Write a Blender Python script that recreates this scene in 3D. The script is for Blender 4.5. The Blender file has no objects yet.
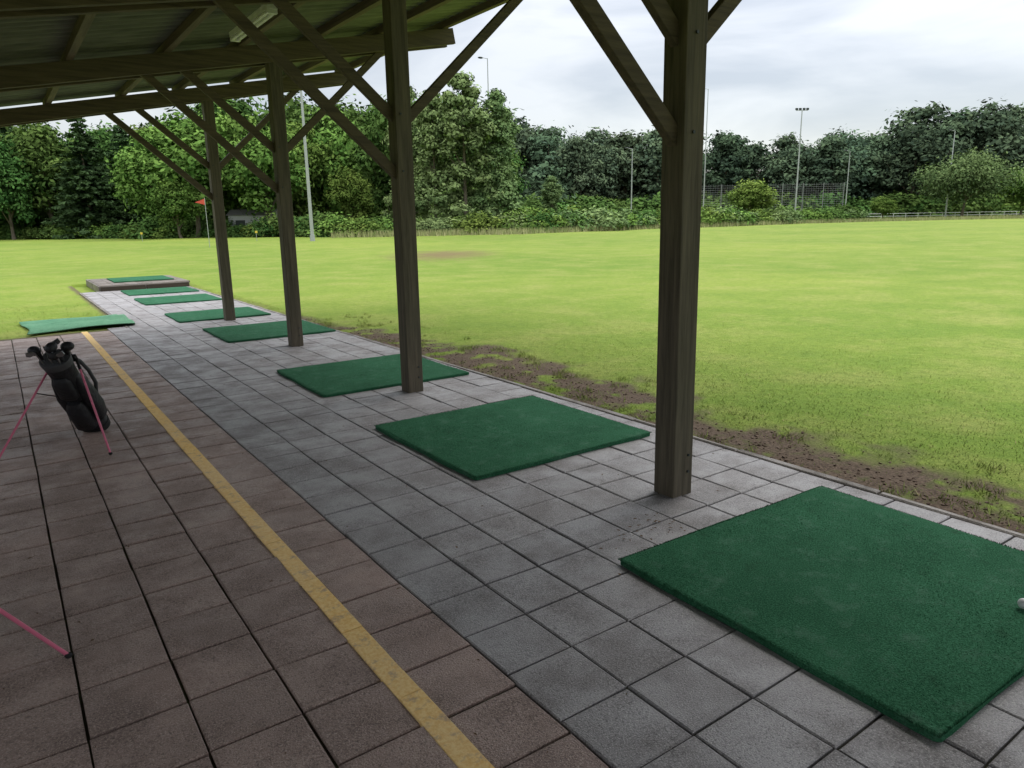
import bpy, math, random
import numpy as np
from mathutils import Vector, Matrix
random.seed(7); rng=np.random.default_rng(7)
scn=bpy.context.scene
scn.view_settings.view_transform='Standard'; scn.view_settings.look='None'; scn.view_settings.exposure=0

# ------------------------------------------------------------------ helpers
HEAD=math.radians(35.1)
FV=Vector((math.sin(HEAD),math.cos(HEAD),0)); RV=Vector((math.cos(HEAD),-math.sin(HEAD),0))
def S(lat,fwd,z=0.0):
    v=FV*fwd+RV*lat
    return Vector((v.x,v.y,z))

def link(o,parent=None):
    scn.collection.objects.link(o)
    if parent is not None: o.parent=parent
    return o
def empty(name,loc=(0,0,0)):
    e=bpy.data.objects.new(name,None); e.location=loc; e.empty_display_size=.2
    return link(e)

class MB:
    def __init__(s): s.v=[];s.f=[];s.m=[];s.sm=[]
    def add(s,vs,fs,m=0,smooth=False):
        o=len(s.v); s.v+= [tuple(v) for v in vs]
        for f in fs: s.f.append(tuple(i+o for i in f)); s.m.append(m); s.sm.append(smooth)
    def box(s,c,d,m=0,R=None):
        c=Vector(c); vs=[]
        for sx in(-1,1):
            for sy in(-1,1):
                for sz in(-1,1):
                    q=Vector((sx*d[0]/2,sy*d[1]/2,sz*d[2]/2))
                    if R is not None: q=R@q
                    vs.append(c+q)
        s.add(vs,[(0,1,3,2),(4,6,7,5),(0,4,5,1),(2,3,7,6),(0,2,6,4),(1,5,7,3)],m)
    def beam(s,p0,p1,side,w,h,m=0):
        p0=Vector(p0);p1=Vector(p1);a=(p1-p0).normalized();sd=Vector(side).normalized();up=a.cross(sd).normalized()
        vs=[]
        for p in(p0,p1):
            for i,j in((-1,-1),(1,-1),(1,1),(-1,1)): vs.append(p+sd*(i*w/2)+up*(j*h/2))
        s.add(vs,[(0,3,2,1),(4,5,6,7),(0,1,5,4),(1,2,6,5),(2,3,7,6),(3,0,4,7)],m)
    def cyl(s,p0,p1,r0,r1,n=10,m=0,caps=True):
        p0=Vector(p0);p1=Vector(p1);a=(p1-p0).normalized()
        t=Vector((0,0,1)) if abs(a.z)<.9 else Vector((1,0,0)); x=a.cross(t).normalized(); y=a.cross(x)
        vs=[p0+(x*math.cos(2*math.pi*i/n)+y*math.sin(2*math.pi*i/n))*r0 for i in range(n)]
        vs+=[p1+(x*math.cos(2*math.pi*i/n)+y*math.sin(2*math.pi*i/n))*r1 for i in range(n)]
        s.add(vs,[(i,(i+1)%n,n+(i+1)%n,n+i) for i in range(n)],m,True)
        if caps: s.add(vs[:n],[tuple(range(n))[::-1]],m); s.add(vs[n:],[tuple(range(n))],m)
    def loft(s,rings,m=0,cap=True,smooth=True):
        n=len(rings[0]); vs=[v for r in rings for v in r]; fs=[]
        for k in range(len(rings)-1):
            for i in range(n): fs.append((k*n+i,k*n+(i+1)%n,(k+1)*n+(i+1)%n,(k+1)*n+i))
        s.add(vs,fs,m,smooth)
        if cap: s.add(rings[0],[tuple(range(n))[::-1]],m); s.add(rings[-1],[tuple(range(n))],m)
    def ball(s,c,r,m=0,n=12,R=None):
        c=Vector(c); r=r if hasattr(r,'__len__') else (r,r,r); rings=[]
        for k in range(1,n//2):
            th=math.pi*k/(n//2); ring=[]
            for i in range(n):
                q=Vector((r[0]*math.sin(th)*math.cos(2*math.pi*i/n),r[1]*math.sin(th)*math.sin(2*math.pi*i/n),-r[2]*math.cos(th)))
                if R is not None:q=R@q
                ring.append(c+q)
            rings.append(ring)
        s.loft(rings,m)
    def tube(s,pts,r,n=8,m=0):
        for a,b in zip(pts[:-1],pts[1:]): s.cyl(a,b,r,r,n,m)
    def obj(s,name,mats,parent=None,bevel=0,loc=None):
        me=bpy.data.meshes.new(name); me.from_pydata(s.v,[],s.f); 
        for mt in mats: me.materials.append(mt)
        me.polygons.foreach_set('material_index',s.m); me.polygons.foreach_set('use_smooth',s.sm); me.update()
        o=bpy.data.objects.new(name,me); link(o,parent)
        if loc: o.location=loc
        if bevel:
            b=o.modifiers.new('bev','BEVEL'); b.width=bevel; b.segments=2; b.limit_method='ANGLE'
        return o

def npmesh(name,V,nper,mats,attrs=None):
    nf=len(V)//nper; me=bpy.data.meshes.new(name)
    me.vertices.add(len(V)); me.vertices.foreach_set('co',V.astype(np.float32).ravel())
    me.loops.add(len(V)); me.loops.foreach_set('vertex_index',np.arange(len(V),dtype=np.int32))
    me.polygons.add(nf); me.polygons.foreach_set('loop_start',np.arange(0,len(V),nper,dtype=np.int32))
    try: me.polygons.foreach_set('loop_total',np.full(nf,nper,dtype=np.int32))
    except Exception: pass
    for mt in mats: me.materials.append(mt)
    if attrs:
        for k,a in attrs.items():
            at=me.attributes.new(k,'FLOAT','POINT'); at.data.foreach_set('value',a.astype(np.float32))
    me.update(calc_edges=True); me.validate()
    return me

def vnoise(x,y,seed=0):
    x=np.asarray(x,float);y=np.asarray(y,float)
    xi=np.floor(x).astype(np.int64);yi=np.floor(y).astype(np.int64);xf=x-xi;yf=y-yi
    def h(a,b):
        n=(a*374761393+b*668265263+seed*974634777)&0xffffffff
        n=((n^(n>>13))*1274126177)&0xffffffff
        n=(n^(n>>16))&0xffff
        return n/65535.0
    u=xf*xf*(3-2*xf);v=yf*yf*(3-2*yf)
    return (h(xi,yi)*(1-u)+h(xi+1,yi)*u)*(1-v)+(h(xi,yi+1)*(1-u)+h(xi+1,yi+1)*u)*v
def fbm(x,y,seed=0,o=4):
    r=0;a=.5;t=0
    for k in range(o):
        r=r+a*vnoise(x*2**k,y*2**k,seed+k);t+=a;a*=.5
    return r/t

# ------------------------------------------------------------------ material helpers
class NT:
    def __init__(s,name):
        s.mat=bpy.data.materials.new(name); s.mat.use_nodes=True; s.t=s.mat.node_tree; s.n=s.t.nodes; s.l=s.t.links
        s.bsdf=s.n['Principled BSDF']; s.out=s.n['Material Output']
        s.bsdf.inputs['Specular IOR Level'].default_value=.3
    def new(s,ty,**k):
        nd=s.n.new(ty)
        for a,b in k.items(): setattr(nd,a,b)
        return nd
    def pos(s): return s.new('ShaderNodeNewGeometry').outputs['Position']
    def objc(s): return s.new('ShaderNodeTexCoord').outputs['Object']
    def mapping(s,vec,scale=(1,1,1),rot=(0,0,0)):
        m=s.new('ShaderNodeMapping'); m.inputs['Scale'].default_value=scale; m.inputs['Rotation'].default_value=rot
        s.l.new(vec,m.inputs['Vector']); return m.outputs[0]
    def noise(s,vec,scale,detail=3,rough=.55,dist=0):
        n=s.new('ShaderNodeTexNoise'); n.inputs['Scale'].default_value=scale; n.inputs['Detail'].default_value=detail
        n.inputs['Roughness'].default_value=rough; n.inputs['Distortion'].default_value=dist
        s.l.new(vec,n.inputs['Vector']); return n.outputs['Fac']
    def ramp(s,fac,stops):
        r=s.new('ShaderNodeValToRGB'); e=r.color_ramp.elements
        while len(e)<len(stops): e.new(.5)
        for i,(p,c) in enumerate(stops):
            e[i].position=p; e[i].color=(c,c,c,1) if not hasattr(c,'__len__') else (*c,1)
        s.l.new(fac,r.inputs[0]); return r.outputs[0]
    def mix(s,fac,a,b,mode='MIX'):
        m=s.new('ShaderNodeMix',data_type='RGBA',blend_type=mode)
        for i,x in((0,fac),(6,a),(7,b)):
            if isinstance(x,bpy.types.NodeSocket): s.l.new(x,m.inputs[i])
            elif i==0: m.inputs[0].default_value=x
            else: m.inputs[i].default_value=(*x,1) if hasattr(x,'__len__') else (x,x,x,1)
        return m.outputs[2]
    def math(s,op,a,b=0,clamp=False):
        m=s.new('ShaderNodeMath',operation=op); m.use_clamp=clamp
        for i,x in((0,a),(1,b)):
            if isinstance(x,bpy.types.NodeSocket): s.l.new(x,m.inputs[i])
            else: m.inputs[i].default_value=x
        return m.outputs[0]
    def attr(s,name): 
        a=s.new('ShaderNodeAttribute',attribute_name=name); return a.outputs['Fac']
    def upnormal(s,k,sock):
        nv=s.new('ShaderNodeVectorMath',operation='ADD'); g=s.new('ShaderNodeNewGeometry'); s.l.new(g.outputs['Normal'],nv.inputs[0]); nv.inputs[1].default_value=(0,0,k)
        nz=s.new('ShaderNodeVectorMath',operation='NORMALIZE'); s.l.new(nv.outputs[0],nz.inputs[0]); s.l.new(nz.outputs[0],sock)
    def bump(s,h,strength=.3,dist=.01):
        b=s.new('ShaderNodeBump'); b.inputs['Strength'].default_value=strength; b.inputs['Distance'].default_value=dist
        s.l.new(h,b.inputs['Height']); s.l.new(b.outputs[0],s.bsdf.inputs['Normal'])
    def col(s,c):
        if isinstance(c,bpy.types.NodeSocket): s.l.new(c,s.bsdf.inputs['Base Color'])
        else: s.bsdf.inputs['Base Color'].default_value=(*c,1)
    def rough(s,r):
        if isinstance(r,bpy.types.NodeSocket): s.l.new(r,s.bsdf.inputs['Roughness'])
        else: s.bsdf.inputs['Roughness'].default_value=r

def simple(name,c,rough=.6,metal=0,var=.25,scale=12):
    m=NT(name); n=m.noise(m.objc(),scale,3)
    m.col(m.mix(n,tuple(x*(1-var) for x in c),tuple(min(1,x*(1+var)) for x in c))); m.rough(rough)
    m.bsdf.inputs['Metallic'].default_value=metal
    return m.mat

def lawn_color(m,blade=False):
    p=m.pos()
    n1=m.noise(p,.07,3,.6); n2=m.noise(p,.7,4,.65)
    c=m.mix(m.ramp(n1,[(.36,0),(.64,1)]),(.158,.250,.028),(.240,.315,.046))
    c=m.mix(m.math('MULTIPLY',m.ramp(n2,[(.46,0),(.70,1)]),.6),c,(.34,.345,.10))
    c=m.mix(m.math('MULTIPLY',m.ramp(n2,[(.28,1),(.46,0)]),.5),c,(.110,.205,.024))
    if blade: return c,None,None,p
    n3=m.noise(p,9,3,.6); n4=m.noise(p,70,2,.7)
    c=m.mix(m.math('MULTIPLY',m.ramp(n3,[(.35,1),(.55,0)]),.30),c,(.085,.15,.020))
    c=m.mix(m.math('MULTIPLY',m.ramp(n3,[(.60,0),(.75,1)]),.35),c,(.36,.35,.12))
    c=m.mix(m.math('MULTIPLY',m.ramp(n4,[(.35,1),(.55,0)]),.5),c,(.07,.12,.018))
    c=m.mix(m.math('MULTIPLY',m.ramp(n4,[(.55,0),(.7,1)]),.35),c,(.34,.38,.11))
    return c,n3,n4,p
def mat_lawn():
    m=NT('lawn_grass'); c,n3,n4,p=lawn_color(m)
    q=S(-3.1,34); 
    vm=m.new('ShaderNodeVectorMath',operation='SUBTRACT'); m.l.new(p,vm.inputs[0]); vm.inputs[1].default_value=q
    mr=m.mapping(vm.outputs[0],(1,1,1),(0,0,HEAD)); ms=m.mapping(mr,(.42,.22,0))
    ln=m.new('ShaderNodeVectorMath',operation='LENGTH'); m.l.new(ms,ln.inputs[0])
    nn=m.noise(p,1.3,3,.7)
    k=m.math('ADD',ln.outputs['Value'],m.math('MULTIPLY',nn,1.4))
    bare=m.math('SUBTRACT',2.0,k,True)
    c=m.mix(m.math('MULTIPLY',bare,.9),c,(.17,.13,.06))
    d=m.attr('dirt'); dn=m.noise(p,6,3,.7); dn2=m.noise(p,45,3,.75)
    dirt=m.mix(m.ramp(dn2,[(.3,0),(.7,1)]),(.045,.030,.020),(.19,.14,.10)); dirt=m.mix(m.math('MULTIPLY',m.ramp(dn,[(.54,0),(.68,1)]),.6),dirt,(.10,.12,.035))
    c=m.mix(d,c,dirt)
    m.col(c); m.rough(.9); m.bsdf.inputs['Specular IOR Level'].default_value=.15
    m.bump(m.math('ADD',n3,m.math('MULTIPLY',n4,.5)),.5,.03)
    return m.mat
def mat_blades():
    m=NT('grass_blades'); c,_,_,_=lawn_color(m,True)
    r=m.attr('rnd'); c=m.mix(m.math('MULTIPLY',r,.4),c,(.36,.42,.10)); c=m.mix(m.ramp(r,[(.94,0),(.97,1)]),c,(.42,.36,.17))
    m.col(c); m.rough(.8); m.bsdf.inputs['Specular IOR Level'].default_value=.1
    m.upnormal(2.5,m.bsdf.inputs['Normal'])
    return m.mat
def mat_tile(name,ca,cb,speck,stain,coarse=0.0):
    m=NT(name); p=m.pos(); r=m.attr('rnd')
    c=m.mix(r,ca,cb)
    n=m.noise(p,3.2,4,.65); c=m.mix(m.math('MULTIPLY',m.ramp(n,[(.40,0),(.62,1)]),.65),c,stain)
    n2=m.noise(p,170,2,.8); c=m.mix(m.math('MULTIPLY',m.ramp(n2,[(.52,0),(.66,1)]),.7),c,speck)
    n3=m.noise(p,85,2,.8); c=m.mix(m.math('MULTIPLY',m.ramp(n3,[(.30,1),(.47,0)]),.7),c,tuple(x*.30 for x in ca))
    n5=m.noise(p,20,3,.7); c=m.mix(m.math('MULTIPLY',m.ramp(n5,[(.56,0),(.68,1)]),.45),c,tuple(x*.5 for x in ca))
    n6=m.noise(p,1.1,4,.7); c=m.mix(m.math('MULTIPLY',m.ramp(n6,[(.50,0),(.64,1)]),.35),c,tuple(min(1,x*1.35) for x in cb))
    m.col(c); m.rough(m.ramp(n,[(.38,.34),(.62,.72)])); m.bsdf.inputs['Specular IOR Level'].default_value=.5
    m.bump(m.math('ADD',n2,n3),.5+coarse,.005)
    return m.mat
def mat_wood(name,scale,ca=(.165,.135,.098),cb=(.060,.048,.036),green=.25):
    m=NT(name); p=m.objc(); q=m.mapping(p,scale)
    n=m.noise(q,1,4,.7,.4); n2=m.noise(p,2.5,3)
    c=m.mix(m.ramp(n,[(.3,0),(.7,1)]),cb,ca); c=m.mix(m.math('MULTIPLY',n2,green),c,(.09,.10,.05))
    m.col(c); m.rough(.75); m.bump(n,.5,.006); return m.mat
def mat_turf(name,ca,cb):
    m=NT(name); p=m.pos(); n=m.noise(p,2.2,4,.6); n2=m.noise(p,130,2,.8); n4=m.noise(p,9,4,.7)
    c=m.mix(m.ramp(n,[(.35,0),(.7,1)]),ca,cb); c=m.mix(m.math('MULTIPLY',m.ramp(n2,[(.35,1),(.6,0)]),.6),c,tuple(x*.3 for x in ca))
    c=m.mix(m.math('MULTIPLY',m.ramp(n2,[(.55,0),(.7,1)]),.3),c,(.12,.27,.17))
    c=m.mix(m.math('MULTIPLY',m.ramp(n4,[(.54,0),(.72,1)]),.5),c,(.11,.21,.145))
    c=m.mix(m.math('MULTIPLY',m.ramp(n4,[(.26,1),(.42,0)]),.6),c,(.020,.065,.032))
    m.col(c); m.rough(.95); m.bsdf.inputs['Specular IOR Level'].default_value=.1; m.bump(m.math('ADD',n2,m.math('MULTIPLY',n4,.5)),.9,.009); return m.mat
def mat_leaf(name,dark,light,up=.8,hv=.035,vv=.40):
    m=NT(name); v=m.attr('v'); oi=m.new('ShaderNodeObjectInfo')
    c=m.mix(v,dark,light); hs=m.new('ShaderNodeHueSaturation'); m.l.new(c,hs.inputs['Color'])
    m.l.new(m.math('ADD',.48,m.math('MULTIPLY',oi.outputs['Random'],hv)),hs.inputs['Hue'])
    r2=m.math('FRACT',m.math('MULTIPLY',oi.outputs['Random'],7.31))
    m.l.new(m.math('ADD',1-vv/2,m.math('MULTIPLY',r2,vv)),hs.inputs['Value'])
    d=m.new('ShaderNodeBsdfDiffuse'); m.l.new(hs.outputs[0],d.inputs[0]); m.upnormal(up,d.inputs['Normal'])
    m.l.new(d.outputs[0],m.out.inputs[0]); return m.mat

M_lawn=mat_lawn(); M_blade=mat_blades()
M_grey=mat_tile('grey_concrete',(.235,.225,.228),(.325,.315,.32),(.50,.48,.47),(.16,.145,.14))
M_brown=mat_tile('brown_concrete',(.300,.212,.180),(.400,.288,.245),(.58,.46,.40),(.195,.145,.125),.3)
M_kerb=mat_tile('kerb_concrete',(.16,.14,.12),(.23,.20,.17),(.34,.3,.28),(.08,.07,.05))
M_post=mat_wood('post_wood',(28,28,1.6))
M_raft=mat_wood('rafter_wood',(1.6,28,28),(.15,.115,.075),(.065,.05,.036),.1)
M_purl=mat_wood('purlin_wood',(28,1.6,28),(.20,.155,.105),(.10,.075,.055),.1)
M_turf=mat_turf('mat_turf',(.030,.135,.066),(.044,.178,.090))
M_turf2=mat_turf('old_turf',(.13,.32,.19),(.19,.40,.25))
M_steel=simple('galvanised_steel',(.42,.44,.45),.45,.4)
M_dark=simple('dark_steel',(.06,.07,.07),.5,.3)
M_white=simple('white_paint',(.75,.76,.76),.5)

# ------------------------------------------------------------------ ground
def infoot(x,y):
    return ((x<4.035)&(x>-6)&(y>-8)&(y<12.79))|((x<4.035)&(x>1.60)&(y>=12.7)&(y<23.45))
def zfield(x,y):
    d=np.hypot(x-4,y-3)
    z=-.022+.03*(fbm(x*.9,y*.9,3)-.4)+ .16*np.clip((d-6)/40,0,1)*(fbm(x*.12,y*.12,9)-.5)*1.4
    return z
def dirtmask(x,y):
    d=x-4.05
    w=.78+1.0*(fbm(y*.55,y*0+3.3,21,3)-.42)+1.2*(fbm(x*2.6,y*2.6,31,4)-.5)
    fade=np.clip((13.5-y)/5,0.0,1); w=w*(.2+.8*fade)+.05
    k=np.clip((w-d)/.35,0,1)
    k=np.where((d<-.3)|(y>23.3)|(y<-9),0,k)*np.clip((24-y)/8,0,1)
    k=k*np.clip((.70-fbm(x*4.2,y*4.2,91,3))/.10,0,1)
    k2=np.clip((.10-(1.60-x)+.1*fbm(x*5,y*5,5))/.06,0,1)*((x<1.62)&(y>12.8)&(y<23))
    k3=np.clip((.14-(y-12.8)+.1*fbm(x*5,y*5,5))/.06,0,1)*((y>12.78)&(x<1.6)&(x>-6))
    return np.clip(np.maximum(np.maximum(k,k2*.8),k3*.8),0,1)
def axis(segs):
    out=[]
    for a,b,st in segs: out+=list(np.arange(a,b-1e-6,st))
    return out
xs=axis([(-700,-100,100),(-100,-20,8),(-20,-6,1),(-6,1.2,.3),(1.2,1.58,.04)])+[1.59,1.61]+axis([(1.66,4.0,.2)])+[4.03,4.04]+axis([(4.07,6,.045),(6,10,.2),(10,40,.8),(40,120,6),(120,301,60)])+[400,700]
ys=axis([(-300,-20,40),(-20,-2,.8),(-2,12.7,.06)])+[12.78,12.80]+axis([(12.84,15,.06),(15,23.4,.15)])+[23.44,23.46]+axis([(23.7,60,.8),(60,200,8),(200,401,40)])+[550,800]
xs=np.array(sorted(set(np.round(xs,4))));ys=np.array(sorted(set(np.round(ys,4))))
X,Y=np.meshgrid(xs,ys); Z=zfield(X,Y); ft=infoot(X,Y); Z=np.where(ft,-.07,Z)
D=dirtmask(X,Y)*(~ft)
Z=Z-.012*D+ .018*D*fbm(X*14,Y*14,77)
nx,ny=len(xs),len(ys)
me=bpy.data.meshes.new('field'); V=np.stack([X,Y,Z],-1).reshape(-1,3)
i=np.arange((ny-1)*(nx-1)); r=i//(nx-1); c=i%(nx-1); a=r*nx+c
F=np.stack([a,a+1,a+nx+1,a+nx],1)
me.from_pydata(V.tolist(),[],F.tolist()); me.materials.append(M_lawn)
at=me.attributes.new('dirt','FLOAT','POINT'); at.data.foreach_set('value',D.reshape(-1).astype(np.float32))
me.polygons.foreach_set('use_smooth',[True]*len(me.polygons)); me.update()
link(bpy.data.objects.new('grass_field',me))

def blades(n,x0,x1,y0,y1,h,w,L=6.0,only_tuft=False):
    x=rng.uniform(x0,x1,n);y=rng.uniform(y0,y1,n)
    keep=~infoot(x-.02,y)&~infoot(x+.02,y-.02)
    dm=dirtmask(x,y); tuft=fbm(x*3.5,y*3.5,55,3)
    pr=np.where(dm>.45,np.where(tuft>.60,.6,.03),1.0)*np.exp(-np.maximum(0,np.hypot(x-3.5,y-3)-1.5)/L)
    if only_tuft: pr=np.where(fbm(x*5,y*5,155,3)>.66,1.0,0)
    keep&=rng.random(n)<pr
    x=x[keep];y=y[keep];n=len(x)
    z=zfield(x,y)
    hh=h*rng.uniform(.4,1.2,n)*(.5+1.0*fbm(x*1.5,y*1.5,61,3)); th=rng.uniform(0,2*np.pi,n); lean=rng.uniform(.1,1.4,n)*hh; la=rng.uniform(0,2*np.pi,n)
    ww=w*rng.uniform(.6,1.3,n)
    b=np.stack([x,y,z],1); sd=np.stack([np.cos(th)*ww,np.sin(th)*ww,0*th],1); tip=b+np.stack([np.cos(la)*lean,np.sin(la)*lean,hh],1)
    V=np.stack([b-sd,b+sd,tip],1).reshape(-1,3); rr=np.repeat(rng.random(n),3)
    return V,rr
parts=[blades(260000,4.03,14,-.5,16,.017,.0026,2.6),blades(16000,-6,1.62,12.8,18,.025,.004,20),blades(9000,4.03,4.3,0,22,.04,.0028,12),blades(30000,4.05,5.2,0,12,.045,.003,99,True)]
V=np.concatenate([p[0] for p in parts]);rr=np.concatenate([p[1] for p in parts])
me=npmesh('grass_blades',V,3,[M_blade],{'rnd':rr}); link(bpy.data.objects.new('grass',me))

mb=MB(); Mclod=simple('soil_clod',(.13,.09,.065),.95,0,.6,30)
cx=[]
for k in range(2600):
    y=random.uniform(.3,12.5); x=4.06+abs(random.gauss(0,.50)); cx.append((x,y))
cx=np.array(cx); dmv=dirtmask(cx[:,0],cx[:,1]); zv=zfield(cx[:,0],cx[:,1])
for (x,y),dd,zz_ in zip(cx,dmv,zv):
    if dd<.35: continue
    s_=random.uniform(.003,.015)
    R=Matrix.Rotation(random.uniform(0,6),3,'Z')@Matrix.Rotation(random.uniform(-.5,.5),3,'X')
    mb.ball((x,y,float(zz_)-.004+s_*.3),(s_,s_*random.uniform(.5,1),s_*random.uniform(.3,.6)),0,6,R)
mb.obj('soil_clods',[Mclod])

# ------------------------------------------------------------------ paving tiles
def tiles(name,cells,mat,top=0.0,gap=.0075,bev=.005,tilt=.0022):
    VV=[];FF=[];RR=[]
    for (x0,x1,y0,y1) in cells:
        g=gap/2*random.uniform(.6,1.5); x0+=g;x1-=g;y0+=g;y1-=g
        z0=top+random.uniform(-.003,.001); tx=random.uniform(-tilt,tilt);ty=random.uniform(-tilt,tilt); rnd=random.random()
        o=len(VV); b=bev*random.uniform(.7,1.4)
        def zz(u,v): return z0+tx*(1 if u else -1)+ty*(1 if v else -1)
        for (ix,iy) in((0,0),(1,0),(1,1),(0,1)):
            X_=x1 if ix else x0; Y_=y1 if iy else y0; jx=random.uniform(-.0015,.0015)
            VV.append((X_+(-b if ix else b)+jx,Y_+(-b if iy else b),zz(ix,iy)))
        for (ix,iy) in((0,0),(1,0),(1,1),(0,1)):
            VV.append((x1 if ix else x0,y1 if iy else y0,zz(ix,iy)-b*.8))
        for (ix,iy) in((0,0),(1,0),(1,1),(0,1)):
            VV.append((x1 if ix else x0,y1 if iy else y0,top-.045))
        FF.append((o,o+1,o+2,o+3))
        for k in range(4):
            k2=(k+1)%4
            FF.append((o+4+k,o+4+k2,o+k2,o+k)); FF.append((o+8+k,o+8+k2,o+4+k2,o+4+k))
        RR+= [rnd]*12
    me=bpy.data.meshes.new(name); me.from_pydata(VV,[],FF); me.materials.append(mat)
    at=me.attributes.new('rnd','FLOAT','POINT'); at.data.foreach_set('value',RR); me.update()
    o=bpy.data.objects.new(name,me); return o
pv=empty('tiled_paving')
cells=[]
T=.30
for cidx in range(9):
    x0=1.285+cidx*T
    y=-6.0+.09+random.uniform(-.004,.004)
    while y<20.4:
        if not(cidx==0 and y>12.7): cells.append((x0,x0+T,y,min(y+T,20.42)))
        y+=T
o=tiles('grey_tiles',cells,M_grey); link(o,pv)
cells=[]
cols=[.988]+[.922-T*(k+1) for k in range(11)]
for ci,x0 in enumerate(cols):
    y=-6.0+.02+random.uniform(-.02,.02)
    while y<12.5:
        cells.append((x0,x0+(T if ci else .297),y,y+T)); y+=T
o=tiles('brown_tiles',cells,M_brown,gap=.009,tilt=.0028); link(o,pv)
Mj=NT('joint_sand'); n=Mj.noise(Mj.pos(),8,3); Mj.col(Mj.mix(Mj.ramp(n,[(.4,0),(.7,1)]),(.045,.035,.027),(.06,.075,.03))); Mj.rough(.95)
mb=MB(); mb.box((-.98,3.37,-.03),(10.02,18.8,.03)); mb.box((2.81,16.6,-.0305),(2.4,7.64,.03)); mb.obj('joint_bed',[Mj.mat],pv)
my=NT('worn_yellow_paint'); p=my.pos(); n=my.noise(p,14,4,.75); n2=my.noise(p,70,3,.7)
cc=my.mix(my.ramp(n2,[(.35,0),(.6,1)]),(.84,.50,.13),(.95,.68,.27)); cc=my.mix(my.ramp(n,[(.54,0),(.68,1)]),cc,(.48,.31,.19)); cc=my.mix(my.math('MULTIPLY',my.ramp(my.noise(p,.8,3),[(.35,1),(.6,0)]),.35),cc,(.80,.66,.46))
my.col(cc); my.rough(.8); my.bump(n2,.4,.004)
cells=[];y=-6.0
while y<12.6: cells.append((.908,.998,y,min(y+.5,12.78))); y+=.5
link(tiles('yellow_line',cells,my.mat,top=.0050,gap=.004,bev=.003,tilt=.0008),pv)
cells=[];y=-6
while y<20.3: cells.append((3.985,4.045,y,min(y+1.0,20.4)));y+=1.0
link(tiles('edge_kerb',cells,M_kerb,top=.006,gap=.008,bev=.008,tilt=.003),pv)
cells=[(1.535,1.585,12.85+k*1.0,12.85+min(7.55,(k+1)*1.0)) for k in range(8)]
link(tiles('edge_kerb_far',cells,M_kerb,top=.004),pv)
st=empty('raised_step')
mb=MB(); mb.box((3.02,21.95,.03),(2.10,3.0,.18)); mb.obj('step_core',[M_kerb],st,.01)
M_step=mat_tile('step_concrete',(.13,.105,.085),(.19,.155,.125),(.28,.24,.2),(.07,.055,.04))
cells=[(2.0+k*.3,2.3+k*.3,20.48+j*.3,20.78+j*.3) for k in range(7) for j in range(9)]
link(tiles('step_tiles',cells,M_step,top=.135),st)
mb=MB(); 
for k in range(2): mb.box((2.0+.51+k*1.03,20.40,.035),(1.0,.06,.14))
mb.obj('step_front',[mat_wood('step_wood',(1.6,28,28),(.07,.05,.035),(.03,.024,.018),.1)],st,.006)

mb=MB(); Md=simple('dead_leaf',(.14,.085,.045),.9,0,.5,40)
for k in range(230):
    if k<50: x,y=random.gauss(2.55,.14),random.gauss(2.45,.10)
    else: x,y=random.uniform(-.3,3.95),random.uniform(1.2,11)
    s_=random.uniform(.004,.014); a=random.uniform(0,6.28); c_,s2=math.cos(a)*s_,math.sin(a)*s_
    z=.006; mb.add([(x+c_,y+s2,z),(x-s2*.5,y+c_*.5,z+.003),(x-c_,y-s2,z),(x+s2*.5,y-c_*.5,z+.002)],[(0,1,2,3)],0)
mb.obj('leaf_litter',[Md])

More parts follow.
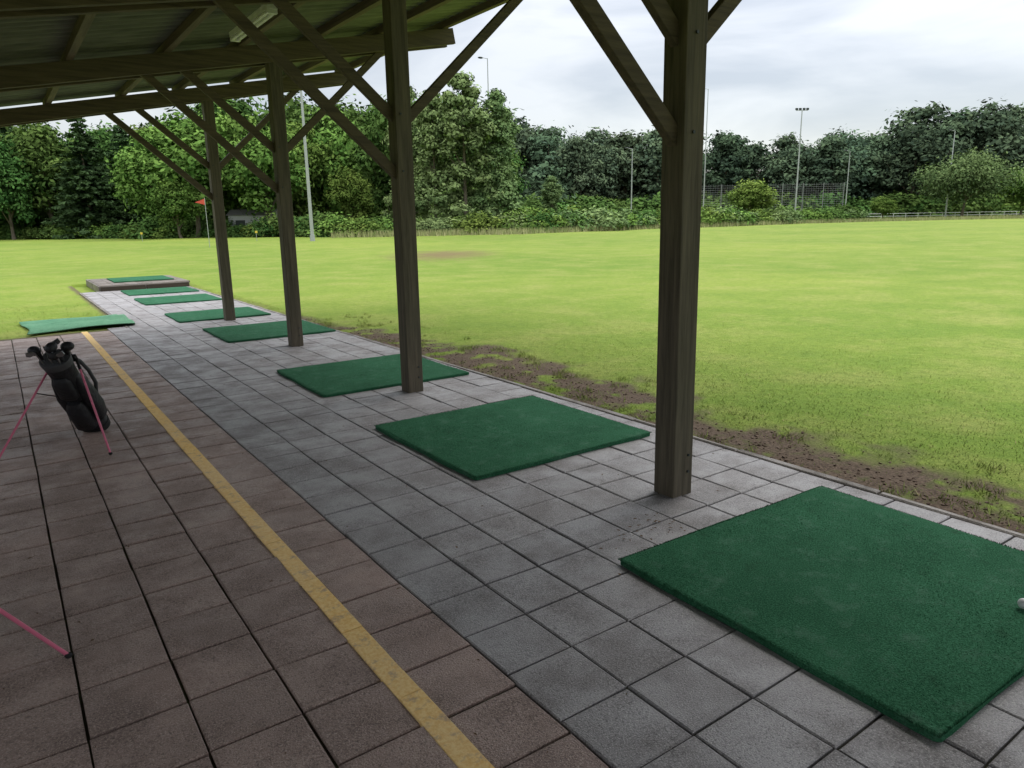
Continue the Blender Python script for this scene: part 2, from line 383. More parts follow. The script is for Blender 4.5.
# ------------------------------------------------------------------ driving mats
def mat_obj(x0,x1,y0,y1,z0,nb,hgt=.026,mt=None,rot=0):
    nx_=ny_=24; VV=[];FF=[]
    cx,cy=(x0+x1)/2,(y0+y1)/2; cr,sr=math.cos(rot),math.sin(rot)
    def tr(x,y,z):
        dx,dy=x-cx,y-cy; return (cx+dx*cr-dy*sr,cy+dx*sr+dy*cr,z)
    rc=.035
    def P(u,v,inset,z):
        x=x0+u*(x1-x0);y=y0+v*(y1-y0)
        x=min(max(x,x0+inset),x1-inset);y=min(max(y,y0+inset),y1-inset)
        ax=max(x0+rc-x,x-(x1-rc),0);ay=max(y0+rc-y,y-(y1-rc),0)
        if ax>0 and ay>0:
            L=math.hypot(ax,ay); lim=rc-inset
            if L>lim:
                k=lim/L; x=x+(ax-ax*k)*(1 if x<cx else -1); y=y+(ay-ay*k)*(1 if y<cy else -1)
        w=.004*math.sin(x*7+y*3)+.004*math.sin(y*9)
        return tr(x+(w if (u in(0,1)) else 0),y+(w if v in(0,1) else 0),z)
    us=[0,.012]+[.012+.976*k/(nx_) for k in range(1,nx_)]+[.988,1]
    n=len(us)
    for j,v in enumerate(us):
        for i,u in enumerate(us):
            edge=(i in(0,n-1)) or (j in(0,n-1)); 
            z=z0+hgt+.006*float(fbm(np.array(u*4+x0),np.array(v*4+y0),12))-(.005 if edge else 0)
            VV.append(P(u,v,0,z))
    for j in range(n-1):
        for i in range(n-1): FF.append((j*n+i,j*n+i+1,(j+1)*n+i+1,(j+1)*n+i))
    ring=[i for i in range(n)]+[j*n+n-1 for j in range(1,n)]+[(n-1)*n+i for i in range(n-2,-1,-1)]+[j*n for j in range(n-2,0,-1)]
    o=len(VV)
    for k in ring: VV.append((VV[k][0],VV[k][1],z0+.001))
    L=len(ring)
    for k in range(L): FF.append((o+k,o+(k+1)%L,ring[(k+1)%L],ring[k]))
    VV=list(VV)
    for k in range(nb):
        u,v=random.random(),random.random(); x=x0+u*(x1-x0);y=y0+v*(y1-y0)
        if k<nb*.08:
            e=random.choice((0,1,2,3)); 
            if e==0:x=x0
            elif e==1:x=x1
            elif e==2:y=y0
            else:y=y1
        x=min(max(x,x0+.004),x1-.004);y=min(max(y,y0+.004),y1-.004)
        a=random.uniform(0,6.28);w=.0022;h=random.uniform(.003,.008);l=random.uniform(-.006,.006);z=z0+hgt-.003
        b=len(VV); VV.append(tr(x-math.cos(a)*w,y-math.sin(a)*w,z));VV.append(tr(x+math.cos(a)*w,y+math.sin(a)*w,z));VV.append(tr(x+l,y+random.uniform(-.006,.006),z+h+.003));FF.append((b,b+1,b+2))
    me=bpy.data.meshes.new('golf_practice_mat'); me.from_pydata(VV,[],FF); me.materials.append(mt or M_turf); me.update()
    return link(bpy.data.objects.new('golf_practice_mat',me))
mat_obj(2.165,3.77,.79,2.25,.0,40000,rot=-.025)
mat_obj(2.24,3.80,3.605,5.09,.0,25000,rot=.0)
mat_obj(2.31,3.90,6.31,7.77,.0,8000,rot=-.01)
mat_obj(2.43,3.97,10.15,11.7,.0,3000)
mat_obj(2.33,3.83,12.8,14.2,.0,0)
mat_obj(2.33,3.83,16.1,17.6,.0,0)
mat_obj(2.38,3.90,18.55,20.0,.0,0)
mat_obj(2.42,3.85,21.2,22.8,.137,0)
VV=[];FF=[];n=40
for j in range(n):
    for i in range(n):
        u,v=i/(n-1),j/(n-1); x=.22+1.48*u+.05*math.sin(v*5);y=12.95+1.75*v+.12*u+.05*math.sin(u*6)
        z=.010+.055*max(0,math.sin(v*8.5+u*2.3))**2*(.3+.7*u)+.010*float(vnoise(u*4,v*4,5))
        VV.append((x,y,z))
for j in range(n-1):
    for i in range(n-1): FF.append((j*n+i,j*n+i+1,(j+1)*n+i+1,(j+1)*n+i))
me=bpy.data.meshes.new('artificial_turf_sheet'); me.from_pydata(VV,[],FF); me.materials.append(M_turf2)
me.polygons.foreach_set('use_smooth',[True]*len(FF)); o=link(bpy.data.objects.new('artificial_turf_sheet',me)); so=o.modifiers.new('s','SOLIDIFY'); so.thickness=.008

# ------------------------------------------------------------------ shelter
sh=empty('wooden_shelter')
SL=.19
def zb(x): return 2.95+(x-.3)*SL
PY=[12.65,9.35,6.05,2.75,-.55,-3.85]; PX=3.09
mb=MB()
for y in PY:
    lean=-.035 if y==2.75 else (.01 if y==9.35 else 0)
    mb.beam((PX-.005,y,-.04),(PX+lean,y,zb(PX)+.17),(0,1,0),.155,.155)
    mb.box((-2.3,y,(zb(-2.3)+.16)/2-.01),(.145,.145,zb(-2.3)+.18))
mb.obj('posts',[M_post],sh,.006)
mb=MB()
for y in PY:
    for sy in(-1,1):
        mb.beam((-2.75,y+sy*.113,zb(-2.75)+.1),(5.6,y+sy*.113,zb(5.6)+.1),(0,1,0),.065,.2)
mb.obj('rafters',[M_raft],sh,.004)
mb=MB()
for y in PY:
    o_=-.025 if y==2.75 else 0
    mb.beam((PX-.05+o_,y,1.98),(PX-1.5,y,zb(PX-1.5)+.08),(0,1,0),.06,.085)
    mb.beam((PX-.05+o_,y+.005,2.47),(PX-1.10,y+.005,zb(PX-1.10)+.10),(0,1,0),.05,.09)
    mb.beam((PX+.05+o_,y,2.45),(PX+1.55,y,zb(PX+1.55)+.08),(0,1,0),.06,.085)
mb.obj('braces',[M_raft],sh,.004)
mb=MB()
px=[-2.6,-1.7,-.8,.05,.92,1.88,2.7,3.6,4.5,5.45]
for x in px: mb.beam((x,-4.6,zb(x)+.2+.046),(x,13.05,zb(x)+.2+.046),(1,0,0),.07,.09)
mb.obj('purlins',[M_purl],sh,.004)
mb=MB()
for y in PY[:4]:
    for z in (.14,.24): mb.cyl((PX+.03,y-.077,z),(PX+.03,y-.086,z),.008,.008,8,0)
    for z in(2.02,2.5): mb.cyl((PX-.03,y-.077,z),(PX-.03,y-.086,z),.009,.009,8,0)
mb.obj('bolts',[M_dark],sh)
Mr=NT('fibre_cement'); n=Mr.noise(Mr.pos(),1.5,4); n2=Mr.noise(Mr.mapping(Mr.pos(),(1,6,1)),3,3)
Mr.col(Mr.mix(Mr.ramp(n2,[(.35,0),(.7,1)]),Mr.mix(n,(.10,.11,.085),(.15,.16,.125)),(.20,.205,.165))); Mr.rough(.85)
yy=np.arange(-4.75,13.16,.022); VV=[];FF=[]
xr=[-2.95,-.8,1.4,3.6,5.8]
for y in yy:
    w=.024*math.sin(2*math.pi*y/.177)
    for x in xr: VV.append((x,y,zb(x)+.2+.095+.028+w))
for j in range(len(yy)-1):
    for i in range(len(xr)-1): a=j*len(xr)+i; FF.append((a,a+1,a+1+len(xr),a+len(xr)))
me=bpy.data.meshes.new('roof_sheets'); me.from_pydata(VV,[],FF); me.materials.append(Mr.mat); me.polygons.foreach_set('use_smooth',[True]*len(FF))
o=link(bpy.data.objects.new('roof_sheets',me),sh); so=o.modifiers.new('s','SOLIDIFY'); so.thickness=.007
mb=MB()
for k in range(6): mb.box((-2.42,4.4,.10+k*.145),(.03,17.2,.138))
mb.obj('low_back_wall',[M_purl],sh,.003)
fx=MB(); X0=2.3; z0=zb(X0)+.12
fx.box((X0,7.45,z0),(.09,1.25,.05),0); fx.cyl((X0-.03,6.9,z0-.045),(X0-.03,8.0,z0-.045),.015,.015,10,1); fx.cyl((X0+.03,6.9,z0-.045),(X0+.03,8.0,z0-.045),.015,.015,10,1)
fx.box((X0,6.86,z0-.04),(.09,.05,.04),0);fx.box((X0,8.04,z0-.04),(.09,.05,.04),0)
fx.box((X0,7.1,z0+.06),(.02,.02,.09),0);fx.box((X0,7.8,z0+.06),(.02,.02,.09),0)
fx.obj('fluorescent_light_fixture',[M_white,simple('lamp_tube',(.8,.8,.78),.3)])

# ------------------------------------------------------------------ golf bags
M_bag=NT('black_nylon'); M_bag.col((.022,.022,.025)); M_bag.rough(.5); M_bag.bump(M_bag.noise(M_bag.objc(),14,4),.6,.03); M_bag=M_bag.mat
M_bag2=simple('grey_trim',(.07,.07,.075),.6); M_pink=simple('pink_leg',(.68,.17,.27),.4); M_rub=simple('rubber',(.02,.02,.02),.8); M_chr=simple('club_steel',(.35,.36,.38),.3,.9)
def golf_bag(base,d,feet):
    d=Vector((d[0],d[1],0)).normalized(); p=Vector((-d.y,d.x,0)); base=Vector(base)
    u=(d*.47+Vector((0,0,.70))).normalized(); nrm=p.cross(u).normalized()
    if nrm.z<0: nrm=-nrm
    root=empty('golf_bag',base); 
    def L(t,a,b): return u*t+p*a+nrm*b
    def ring(t,ra,rb,oa=0,ob=0,n=20,sq=1.0,wob=0):
        out=[]; ra*=.86; rb*=.86; oa*=.86; ob*=.86
        for i in range(n):
            a=2*math.pi*i/n; ca,sa=math.cos(a),math.sin(a)
            ca=math.copysign(abs(ca)**sq,ca);sa=math.copysign(abs(sa)**sq,sa)
            k=1+wob*math.sin(3*a+t*23)
            out.append(L(t,oa+ra*ca*k,ob+rb*sa*k))
        return out
    m=MB()
    m.loft([ring(.0,.115,.10),ring(.03,.125,.11),ring(.06,.12,.105),ring(.18,.118,.10,wob=.04),ring(.26,.108,.09,wob=.06),ring(.34,.108,.09,wob=.07),ring(.42,.11,.09,wob=.06),ring(.5,.108,.09,wob=.05),ring(.64,.112,.098,wob=.02),ring(.70,.118,.105)],0)
    m.loft([ring(-.005,.124,.112),ring(.05,.128,.114)],2); 
    m.loft([ring(.70,.122,.108),ring(.74,.128,.115),ring(.755,.124,.11)],1)
    m.obj('body',[M_bag,M_bag2,M_rub],root)
    m=MB()
    for sgn in(-1,1):
        m.loft([ring(.10,.02,.04,sgn*.10,.0,14,.7),ring(.13,.045,.07,sgn*.105,.0,14,.7),ring(.24,.058,.075,sgn*.108,.0,14,.7,.07),ring(.36,.055,.075,sgn*.108,.0,14,.7,.07),ring(.52,.035,.06,sgn*.10,.0,14,.7),ring(.58,.015,.03,sgn*.095,0,14,.7)],0)
    m.loft([ring(.07,.05,.03,0,-.10,14,.7),ring(.10,.09,.065,0,-.10,14,.7),ring(.30,.085,.075,0,-.10,14,.7,.06),ring(.36,.06,.04,0,-.09,14,.7)],0)
    m.loft([ring(.40,.05,.02,0,-.09,14,.7),ring(.43,.08,.045,0,-.09,14,.7),ring(.58,.075,.045,0,-.09,14,.7,.04),ring(.62,.05,.02,0,-.085,14,.7)],0)
    m.obj('pockets',[M_bag],root)
    m=MB()
    m.tube([L(.68,.05,.09),L(.60,.07,.13),L(.48,.08,.15),L(.34,.08,.15),L(.22,.05,.12),L(.17,.03,.085)],.014,8,0)
    m.tube([L(.66,-.05,.09),L(.56,-.07,.14),L(.42,-.08,.15),L(.30,-.06,.13),L(.22,-.03,.085)],.014,8,0)
    m.tube([L(.75,.09,.04),L(.78,.05,.06),L(.78,-.05,.06),L(.75,-.09,.04)],.010,8,0)
    m.obj('shoulder_straps',[M_bag2],root)
    m=MB()
    m.beam(L(.66,-.08,.10),L(.66,.08,.10),u,.05,.03,1)
    for sgn,f in zip((1,-1),feet):
        f=Vector((f[0],f[1],0))-base; h=L(.655,sgn*.08,.095); e=Vector((f.x,f.y,.012-base.z))
        m.cyl(h,e,.008,.0075,8,0); m.ball(e,(.014,.014,.012),1,8)
        m.cyl(h,h+(e-h)*.12,.012,.011,8,1)
        m.cyl(L(.20,sgn*.05,.09),h+(e-h)*.35,.004,.004,6,1)
    m.obj('stand_legs',[M_pink,M_rub],root)
    m=MB(); rr=random.Random(5)
    for k in range(10):
        a=rr.uniform(-.075,.075);b=rr.uniform(-.06,.06);t1=rr.uniform(.80,.89); q0=L(.6,a*.8,b*.8);q1=L(t1,a*1.1,b*1.1)
        m.cyl(q0,q1,.005,.005,6,0)
        ax=(p*rr.uniform(-1,1)+nrm*rr.uniform(-1,1)).normalized(); bx=u.cross(ax)
        if k<6:
            pts=[q1-ax*.006-u*.010,q1+ax*.040-u*.016,q1+ax*.056+u*.0,q1+ax*.050+u*.032,q1+ax*.008+u*.015]
            m.add([x-bx*.006 for x in pts]+[x+bx*.005 for x in pts],[(4,3,2,1,0),(5,6,7,8,9),(0,1,6,5),(1,2,7,6),(2,3,8,7),(3,4,9,8),(4,0,5,9)],0)
        else:
            R=Matrix((ax,bx,u)).transposed(); m.ball(q1+ax*.022,(.048,.038,.034),1,12,R); m.cyl(q1-u*.08,q1,.014,.022,8,1)
    m.obj('clubs',[M_chr,M_bag],root)
golf_bag((.47,6.50,.03),(-.53,-.85),((.47,5.66),(-.19,5.98)))
golf_bag((-.68,3.62,.03),(.13,-.99),((0.01,2.97),(-.95,2.80)))
mb=MB(); mb.ball((3.175,.965,.026+.006+.021),.0214,0,20); gb=mb.obj('golf_ball',[M_white])

# ------------------------------------------------------------------ vegetation
def leaves(P,val,size,out=None,bias=.6):
    n=len(P); nr=rng.normal(size=(n,3)); nr/=np.linalg.norm(nr,axis=1)[:,None]
    if out is not None:
        nr=nr*(1-bias)+out*bias; nr/=np.linalg.norm(nr,axis=1)[:,None]
    t=rng.normal(size=(n,3)); t-=nr*np.sum(t*nr,1)[:,None]; t/=np.linalg.norm(t,axis=1)[:,None]; b=np.cross(nr,t)
    s=size*rng.uniform(.5,1.4,n)[:,None]
    V=np.stack([P+t*s,P+b*s*.55,P-t*s,P-b*s*.55],1).reshape(-1,3)
    return V,np.repeat(val,4)
def clump_leaves(C,Rc,per,size,vbase,soft=.22):
    Vs=[];As=[]
    for (c,r,vb) in zip(C,Rc,vbase):
        n=per; d=rng.normal(size=(n,3)); d/=np.linalg.norm(d,axis=1)[:,None]
        rad=r*(.35+.75*rng.random(n)**.8+np.abs(rng.normal(0,soft,n)))
        sq=np.array([1.15,1.15,.85]); P=c+d*rad[:,None]*sq
        k=(d[:,2]>-.35)|(rng.random(n)<.4); P=P[k];d2=d[k]
        out=d2+np.array([0,0,.5]); out/=np.linalg.norm(out,axis=1)[:,None]
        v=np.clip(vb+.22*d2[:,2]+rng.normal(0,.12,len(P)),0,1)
        a,b=leaves(P,v,size,out); Vs.append(a);As.append(b)
    return np.concatenate(Vs),np.concatenate(As)
def finish_tree(name,V,A,trunk,leafmat,barkmat):
    tv=[];
    for f in trunk.f:
        if len(f)==4: tv+=[trunk.v[i] for i in f]
    tv=np.array(tv) if tv else np.zeros((0,3))
    VV=np.concatenate([V,tv]); AA=np.concatenate([A,np.zeros(len(tv))])
    me=npmesh(name,VV,4,[leafmat,barkmat],{'v':AA})
    mi=np.zeros(len(VV)//4,dtype=np.int32); mi[len(V)//4:]=1; me.polygons.foreach_set('material_index',mi); me.update()
    return me
M_bark=simple('bark',(.13,.11,.085),.9,0,.5,6)
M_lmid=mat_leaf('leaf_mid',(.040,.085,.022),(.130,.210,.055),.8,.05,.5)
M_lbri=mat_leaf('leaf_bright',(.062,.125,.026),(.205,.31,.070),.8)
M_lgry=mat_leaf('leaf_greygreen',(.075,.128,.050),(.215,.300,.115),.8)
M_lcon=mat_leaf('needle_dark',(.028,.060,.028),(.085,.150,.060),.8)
M_lfar_haze=mat_leaf('leaf_far_haze',(.060,.094,.060),(.120,.168,.088),1.4,.05,.6)  # distance haze painted into the leaf colour: greyed, lightened, low contrast
def tree_round(name,H,R,mat,size=.28,nc=60,per=230,base=.22,soft=.22,top=.20):
    h0=H*base; cz=(h0+H)/2; rz=(H-h0)/2
    C=[];RC=[];VB=[]
    for k in range(nc):
        d=rng.normal(size=3); d/=np.linalg.norm(d); q=rng.uniform(.15,1)**.5*rng.uniform(.68,.90)
        wid=1-top*max(0,d[2]); c=np.array([d[0]*R*q*wid,d[1]*R*q*wid,cz+d[2]*rz*q*.92])
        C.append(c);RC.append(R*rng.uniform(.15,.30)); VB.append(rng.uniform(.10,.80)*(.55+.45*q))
    V,A=clump_leaves(C,RC,per,size,VB,soft)
    t=MB(); lean=Vector((rng.uniform(-.3,.3),rng.uniform(-.3,.3),0)); r0=H*.022
    t.cyl((0,0,-.2),Vector((0,0,h0*1.1))+lean,r0,r0*.7,10,0,False); t.cyl(Vector((0,0,h0*1.1))+lean,Vector((0,0,H*.8))+lean*2,r0*.7,r0*.15,8,0,False)
    for k in range(7):
        c=Vector(C[(k*5)%len(C)]); z=h0*.9+(c.z-h0)*.3; t.cyl(Vector((0,0,max(z,h0*.8)))+lean,c,r0*.35,r0*.08,6,0,False)
    return finish_tree(name,V,A,t,mat,M_bark)
def tree_column(name,H,R,mat,size=.22,nc=90,per=170):
    C=[];RC=[];VB=[]
    for k in range(nc):
        h=rng.uniform(.03,1)**.85; prof=(1-h)**.45*(.8+.22*math.sin(h*9+1)) if h>.25 else .85*(.8+h)
        a=rng.uniform(0,6.28); q=rng.uniform(.2,1)**.6
        C.append(np.array([math.cos(a)*R*prof*q,math.sin(a)*R*prof*q,h*H*.96])); RC.append(R*rng.uniform(.12,.24)*(1-.35*h)); VB.append(rng.uniform(.2,.8))
    V,A=clump_leaves(C,RC,per,size,VB,.35)
    t=MB(); t.cyl((0,0,-.2),(0,0,H*.9),H*.012,H*.002,8,0,False)
    for k in range(10):
        c=Vector(C[k*3]); t.cyl((0,0,c.z*.7),c,H*.004,H*.001,5,0,False)
    return finish_tree(name,V,A,t,mat,M_bark)
def tree_conifer(name,H,R,mat,size=.2):
    P=[];VV_=[]
    lv=int(H*1.7)
    for k in range(lv):
        h=.04+.95*k/lv; rad=R*(1-h)**.7*rng.uniform(.75,1.15); nb=int(8+7*(1-h))
        for b in range(nb):
            a=rng.uniform(0,6.28); rr_=rad*rng.uniform(.65,1.2); n=int(20+45*(1-h)); s=rng.random(n)**.7
            lat=rng.normal(0,.10+.10*rr_*(1-s)*.6,n)
            x=np.cos(a)*rr_*s-np.sin(a)*lat; y=np.sin(a)*rr_*s+np.cos(a)*lat; z=H*h-.30*rr_*s**1.3+.12*rr_*s**4+rng.normal(0,.07,n)-abs(lat)*.3
            P.append(np.stack([x,y,z],1)); VV_.append(np.clip(.15+.6*s+rng.normal(0,.15,n),0,1))
    P=np.concatenate(P);v=np.concatenate(VV_); out=np.tile(np.array([0,0,1.]),(len(P),1))
    V,A=leaves(P,v,size,out,.45)
    t=MB(); t.cyl((0,0,-.2),(0,0,H*.98),H*.014,.02,8,0,False)
    return finish_tree(name,V,A,t,mat,M_bark)
def shrub(name,H,R,mat,size=.13,nc=22,per=130):
    C=[];RC=[];VB=[]
    for k in range(nc):
        a=rng.uniform(0,6.28);q=rng.uniform(0,1)**.5;h=rng.uniform(.1,.85)*(1-.5*q*q)
        C.append(np.array([math.cos(a)*R*q*.85,math.sin(a)*R*q*.85,h*H]));RC.append(H*rng.uniform(.2,.34));VB.append(rng.uniform(.15,.8))
    V,A=clump_leaves(C,RC,per,size,VB,.3); V[:,2]=np.maximum(V[:,2],-.1)
    t=MB(); 
    for k in range(5):
        c=Vector(C[k]); t.cyl((0,0,-.1),c,.05,.015,5,0,False)
    return finish_tree(name,V,A,t,mat,M_bark)

PR={}
PR['far']=[tree_round('far%d'%k,24,(5.6,6.6,7.4,6.2)[k],M_lfar_haze,.42,(56,62,70,48)[k],115,.03,.4,(.45,.1,.25,.6)[k]) for k in range(4)]
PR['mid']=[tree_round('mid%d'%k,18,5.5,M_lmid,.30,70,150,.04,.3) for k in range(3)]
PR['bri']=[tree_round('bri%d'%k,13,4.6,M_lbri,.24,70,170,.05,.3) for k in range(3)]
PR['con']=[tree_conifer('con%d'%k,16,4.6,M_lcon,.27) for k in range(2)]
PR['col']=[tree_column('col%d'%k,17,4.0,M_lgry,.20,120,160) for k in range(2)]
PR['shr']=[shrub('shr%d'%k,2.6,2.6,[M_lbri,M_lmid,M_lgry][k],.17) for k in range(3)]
PR['thk']=[shrub('thk',8,6.5,M_lfar_haze,.5,34,130)]
HT={'far':24,'mid':18,'bri':13,'con':16,'col':17,'shr':2.6,'thk':8}
def put(kind,name,lat,fwd,H,wf=1.0,parent=None,idx=None):
    me=random.choice(PR[kind]) if idx is None else PR[kind][idx]
    o=bpy.data.objects.new(name,me); q=S(lat,fwd); z=float(zfield(np.array(q.x),np.array(q.y)))
    o.location=(q.x,q.y,z); s_=H/HT[kind]; o.scale=(s_*wf,s_*wf,s_); o.rotation_euler=(0,0,random.uniform(0,6.28)); link(o,parent); return o
def L_(px,f): return f*(px-509)/739.0

dt=empty('distant_trees')
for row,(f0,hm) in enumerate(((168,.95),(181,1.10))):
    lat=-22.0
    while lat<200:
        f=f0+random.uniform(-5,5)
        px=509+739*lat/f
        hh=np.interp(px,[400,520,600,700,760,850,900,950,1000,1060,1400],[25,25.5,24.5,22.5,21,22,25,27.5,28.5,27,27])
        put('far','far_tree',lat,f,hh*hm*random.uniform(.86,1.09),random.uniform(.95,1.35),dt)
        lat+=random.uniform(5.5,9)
for f0 in (112,126):
    lat=-150.0
    while lat<2:
        f=f0+random.uniform(-4,4); px=509+739*lat/f
        hh=np.interp(px,[-400,0,150,250,330,420,520],[20,20,20,21,22,22,18])
        put('mid','far_tree',lat,f,hh*random.uniform(.86,1.1),random.uniform(1.0,1.25),dt); lat+=random.uniform(6,8.5)
ub=empty('undergrowth')
lat=-110.0
while lat<180:
    f=104 if lat<0 else 104+min(1,lat/20)*58
    put('shr','underbrush',lat,f+random.uniform(-2,2),random.uniform(3.5,6.5),1.4,ub,random.choice([1,1,1,0])); lat+=random.uniform(3.2,5)
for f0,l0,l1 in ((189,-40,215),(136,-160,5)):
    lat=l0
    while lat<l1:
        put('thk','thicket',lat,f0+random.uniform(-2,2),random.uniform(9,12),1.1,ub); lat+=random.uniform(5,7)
for px,f,H,wf in ((22,100,16.5,1.1),(92,93,15.5,1.3),(132,97,14.5,1.2)):
    put('con','conifer_tree',L_(px,f),f,H,wf)
for px,f,H,wf in ((-70,98,17,1.1),(-20,93,16,1.1),(12,93,14.5,.9),(55,97,17,1.05),(112,102,17,1.0)):
    put('mid','deciduous_tree',L_(px,f),f,H,wf)
for px,f,H,wf in ((165,90,14,1.1),(196,84,15.5,1.1),(240,92,16,1.1),(268,86,14,1.0),(300,94,15,1.0),(180,80,7,1.2),(345,98,17,.9)):
    put('bri','deciduous_tree',L_(px,f),f,H,wf)
for px,f,H,wf in ((352,86,8.0,1.0),(392,92,18,.9),(330,100,19,.9)):
    put('bri' if H<10 else 'mid','deciduous_tree',L_(px,f),f,H,wf)
for px,f,H,wf in ((436,83,15.5,1.05),(466,82,17.0,1.2),(497,84,15.5,1.05),(412,86,16.5,.9)):
    put('col','birch_tree',L_(px,f),f,H,wf)
put('col','young_tree',L_(552,95),95,6.8,1.35)
put('bri','field_tree',L_(752,116),116,7.6,1.5)
orch=tree_round('solitary_tree',13,8.8,M_lgry,.26,85,200,.20,.3)
o=bpy.data.objects.new('solitary_tree',orch); q=S(L_(962,142),142); o.location=(q.x,q.y,-.1); link(o)
put('bri','solitary_tree',L_(1022,142),142,9.5,1.5)
put('bri','round_bush',L_(883,134),134,4.8,1.45)
hd=empty('bramble_hedge')
for t in np.linspace(0,1,42):
    px=335+(850-335)*t; f=np.interp(px,[335,520,600,700,850],[78,76,86,100,122])
    for k in range(2):
        put('shr','bramble',L_(px,f)+random.uniform(-.8,.8),f+random.uniform(0,3),random.uniform(1.7,2.9)*(1.0 if px>500 else .8),1.3,hd,random.choice([0,0,2,1]))
hd2=empty('field_hedge')
for t in np.linspace(0,1,30):
    px=-60+400*t; f=np.interp(px,[-60,150,340],[100,88,80]); put('shr','hedge_bush',L_(px,f),f+random.uniform(-1,1),random.uniform(1.2,2.6),1.4,hd2,random.choice([1,1,0]))

n=26000; px=rng.uniform(330,1150,n); f=np.interp(px,[330,520,600,700,850,1150],[77,74,84,98,119,140])+rng.normal(0,1.3,n)
lat=f*(px-509)/739; x=FV.x*f+RV.x*lat; y=FV.y*f+RV.y*lat; h=rng.uniform(.25,.75,n); th=rng.uniform(0,6.28,n)
b=np.stack([x,y,np.full(n,-.1)],1); sd=np.stack([np.cos(th)*.05,np.sin(th)*.05,0*th],1); tip=b+np.stack([rng.normal(0,.12,n),rng.normal(0,.12,n),h+.1],1)
V=np.stack([b-sd,b+sd,tip],1).reshape(-1,3)
Mt=NT('tall_grass'); Mt.col(Mt.mix(Mt.attr('rnd'),(.20,.27,.06),(.42,.41,.18))); Mt.rough(.8); Mt.upnormal(1.5,Mt.bsdf.inputs['Normal'])
link(bpy.data.objects.new('tall_grass',npmesh('tall_grass',V,3,[Mt.mat],{'rnd':np.repeat(rng.random(n),3)})))

# ------------------------------------------------------------------ lamp posts, fences, markers
def lamp(lat,f,H,heads=1,r=.09):
    q=S(lat,f,-.1); m=MB(); m.cyl((0,0,0),(0,0,H*.5),r,r*.8,10,0); m.cyl((0,0,H*.5),(0,0,H),r*.8,r*.5,10,0); m.cyl((0,0,0),(0,0,.6),r*1.4,r*1.3,10,0)
    if heads==1:
        m.cyl((0,0,H-.05),(RV*-.7)+Vector((0,0,H+.1)),.04,.04,6,0); m.ball((RV*-.95)+Vector((0,0,H+.1)),(.42,.28,.12),1,10)
    elif heads==2:
        m.beam(RV*-1.1+Vector((0,0,H)),RV*1.1+Vector((0,0,H)),FV,.09,.09,0)
        for s_ in(-1,-.35,.35,1): m.box(RV*s_+Vector((0,0,H+.25)),(.45,.3,.34),1); m.cyl(RV*s_+Vector((0,0,H)),RV*s_+Vector((0,0,H+.12)),.03,.03,6,0)
    return m.obj('street_lamp' if heads==1 else 'floodlight_mast',[M_steel,M_dark],None,0,q)
lamp(L_(311,61),61,13.8,1,.15)
lamp(L_(491,105),105,22.8,1,.12)
lamp(L_(631,125),125,12.5,1,.13)
lamp(L_(703,140),140,24,1,.12)
lamp(L_(795,140),140,20.0,2,.17)
lamp(L_(946,150),150,17.0,1,.17)
lamp(L_(845,150),150,13.5,1,.12)
m=MB(); f=124
for k in range(8):
    lat=L_(700,f)+k*(L_(842,f)-L_(700,f))/7; q=S(lat,f); m.cyl((q.x,q.y,-.1),(q.x,q.y,6.4),.08,.07,6,0)
for z in np.arange(.2,6.5,.35):
    a=S(L_(700,f),f,z);b=S(L_(842,f),f,z); m.cyl(a,b,.015 if z<6.2 else .05,.015 if z<6.2 else .05,4,0)
for lat in np.arange(L_(700,f),L_(842,f),.4):
    m.cyl(S(lat,f,.1),S(lat,f,6.4),.013,.013,4,0)
m.obj('ball_stop_fence',[simple('net_grey',(.22,.23,.23),.6)])
m=MB(); f=150
a0=L_(820,f);a1=L_(1080,f)
for lat in np.arange(a0,a1,2.5): q=S(lat,f); m.cyl((q.x,q.y,-.1),(q.x,q.y,1.15),.05,.05,6,0)
for z in(.6,1.12): m.cyl(S(a0,f,z),S(a1,f,z),.045,.045,6,0)
m.obj('rail_fence',[M_white])
q=S(L_(207,50),50,-.1); m=MB(); m.cyl((0,0,0),(0,0,3.35),.022,.018,8,0)
fl=[]; 
for k in range(6):
    t=k/5; off=RV*(-.02-.62*t)+FV*(.06*math.sin(t*5)); hh=.40*(1-t)+.01
    fl.append((Vector((0,0,3.3-hh-.22*t)),Vector((0,0,3.3-.22*t)),off))
pts=[]
for a_,b_,of in fl: pts+=[a_+of,b_+of]
m.add(pts,[(2*k,2*k+2,2*k+3,2*k+1) for k in range(5)],1,True)
m.obj('red_flag',[M_steel,simple('red_cloth',(.62,.10,.07),.8)],None,0,q)
My=simple('yellow_marker',(.75,.55,.08),.6)
for px,f in((140,70),(255,66)):
    q=S(L_(px,f),f,-.05); m=MB(); m.cyl((0,0,0),(0,0,.9),.02,.02,6,0); m.box((0,-.03,.8),(.20,.025,.18),1,Matrix.Rotation(-HEAD,3,'Z')); m.obj('distance_marker',[M_steel,My],None,0,q)
cb=empty('cabin',S(L_(255,88),88,0)); cb.rotation_euler=(0,0,-HEAD)
m=MB(); m.box((0,0,1.2),(5.2,3,2.4),0); m.obj('walls',[simple('cabin_wall',(.55,.56,.57),.6)],cb,.02)
m=MB(); m.add([(-2.8,-1.7,2.403),(2.8,-1.7,2.403),(2.8,1.7,2.403),(-2.8,1.7,2.403),(-2.8,0,3.1),(2.8,0,3.1)],[(0,1,5,4),(2,3,4,5),(0,4,3),(1,2,5)],0); m.obj('roof',[simple('cabin_roof',(.30,.30,.29),.8)],cb)
m=MB(); m.box((-1.2,-1.52,1.4),(1.1,.05,.9),0); m.box((1.5,-1.52,1.05),(.9,.05,2.0),0); m.obj('window_and_door',[M_dark],cb)

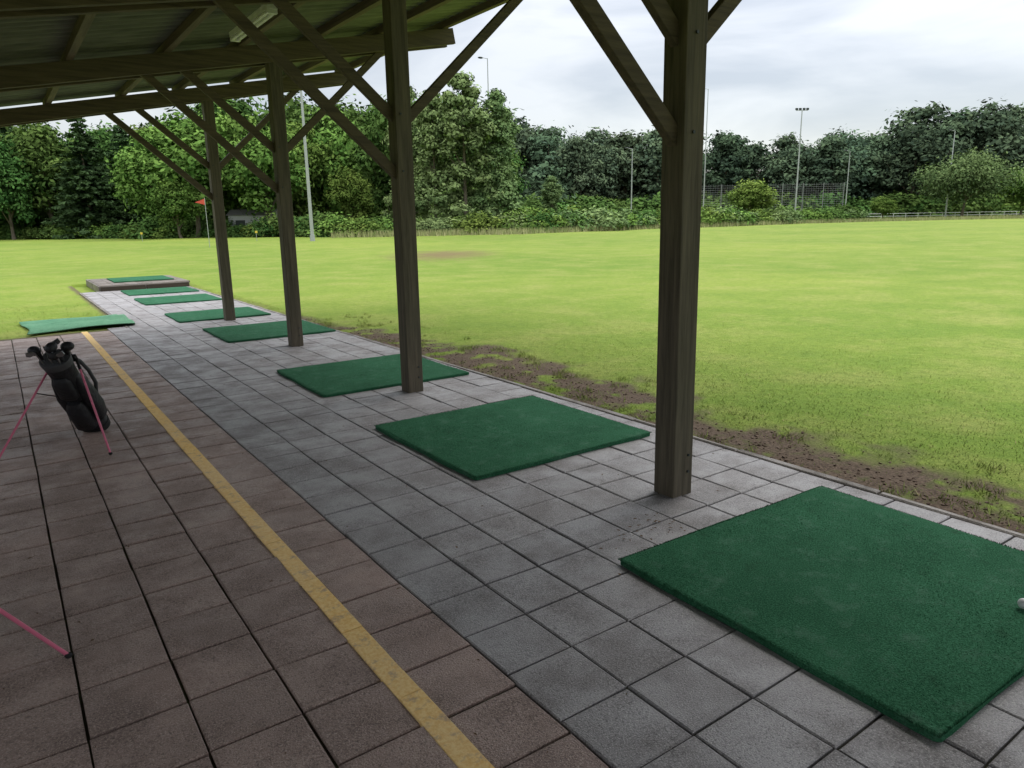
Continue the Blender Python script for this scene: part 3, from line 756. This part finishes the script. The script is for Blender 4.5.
# ------------------------------------------------------------------ world / light
w=bpy.data.worlds.new('World'); scn.world=w; w.use_nodes=True; nt=w.node_tree; nn=nt.nodes; ll=nt.links
bg=nn['Background']; out=nn['World Output']
sky=nn.new('ShaderNodeTexSky'); sky.sky_type='NISHITA'; sky.sun_disc=False; SE=math.radians(50); SAZ=math.radians(78)
sky.sun_elevation=SE; sky.sun_rotation=SAZ
ll.new(sky.outputs[0],bg.inputs[0]); bg.inputs[1].default_value=.05
tc=nn.new('ShaderNodeTexCoord'); sep=nn.new('ShaderNodeSeparateXYZ'); ll.new(tc.outputs['Generated'],sep.inputs[0])
mp=nn.new('ShaderNodeMapping'); mp.inputs['Scale'].default_value=(1,1,4.2); mp.inputs['Location'].default_value=(2.3,.7,.4); ll.new(tc.outputs['Generated'],mp.inputs[0])
no=nn.new('ShaderNodeTexNoise'); no.inputs['Scale'].default_value=2.6; no.inputs['Detail'].default_value=6; no.inputs['Roughness'].default_value=.5; no.inputs['Distortion'].default_value=.4; ll.new(mp.outputs[0],no.inputs['Vector'])
cr=nn.new('ShaderNodeValToRGB'); cr.color_ramp.elements[0].position=.38; cr.color_ramp.elements[0].color=(.345,.352,.368,1); cr.color_ramp.elements[1].position=.60; cr.color_ramp.elements[1].color=(.58,.57,.56,1); ll.new(no.outputs['Fac'],cr.inputs[0])
ma=nn.new('ShaderNodeMath'); ma.operation='MULTIPLY_ADD'; ma.use_clamp=False; ma.inputs[1].default_value=5.0; ma.inputs[2].default_value=1.0
mx=nn.new('ShaderNodeMath'); mx.operation='MAXIMUM'; mx.inputs[1].default_value=0; ll.new(sep.outputs[2],mx.inputs[0])
pw=nn.new('ShaderNodeMath'); pw.operation='POWER'; pw.inputs[1].default_value=1.9; ll.new(mx.outputs[0],pw.inputs[0]); ll.new(pw.outputs[0],ma.inputs[0])
bg2=nn.new('ShaderNodeBackground'); ll.new(cr.outputs[0],bg2.inputs[0]); ll.new(ma.outputs[0],bg2.inputs[1])
ad=nn.new('ShaderNodeAddShader'); ll.new(bg.outputs[0],ad.inputs[0]); ll.new(bg2.outputs[0],ad.inputs[1]); ll.new(ad.outputs[0],out.inputs[0])
sl=bpy.data.lights.new('sun','SUN'); sl.energy=1.35; sl.angle=math.radians(25); sl.color=(1,.97,.92)
so=bpy.data.objects.new('sun',sl); link(so)
dirv=Vector((math.sin(SAZ)*math.cos(SE),math.cos(SAZ)*math.cos(SE),math.sin(SE)))
so.rotation_euler=dirv.to_track_quat('Z','Y').to_euler()

# ------------------------------------------------------------------ camera
cam=bpy.data.cameras.new('camera'); cam.sensor_width=36; cam.lens=720/1024*36; cam.clip_end=3000; cam.clip_start=.05
co=bpy.data.objects.new('camera',cam); link(co)
p=math.radians(13.0); r=math.radians(1.0)
fw=FV*math.cos(p)+Vector((0,0,-math.sin(p))); up=FV*math.sin(p)+Vector((0,0,math.cos(p))); rt=RV
rt2=rt*math.cos(r)-up*math.sin(r); up2=up*math.cos(r)+rt*math.sin(r)
Mx=Matrix((rt2,up2,-fw)).transposed().to_4x4(); Mx.translation=Vector((0,0,1.6)); co.matrix_world=Mx
scn.camera=co
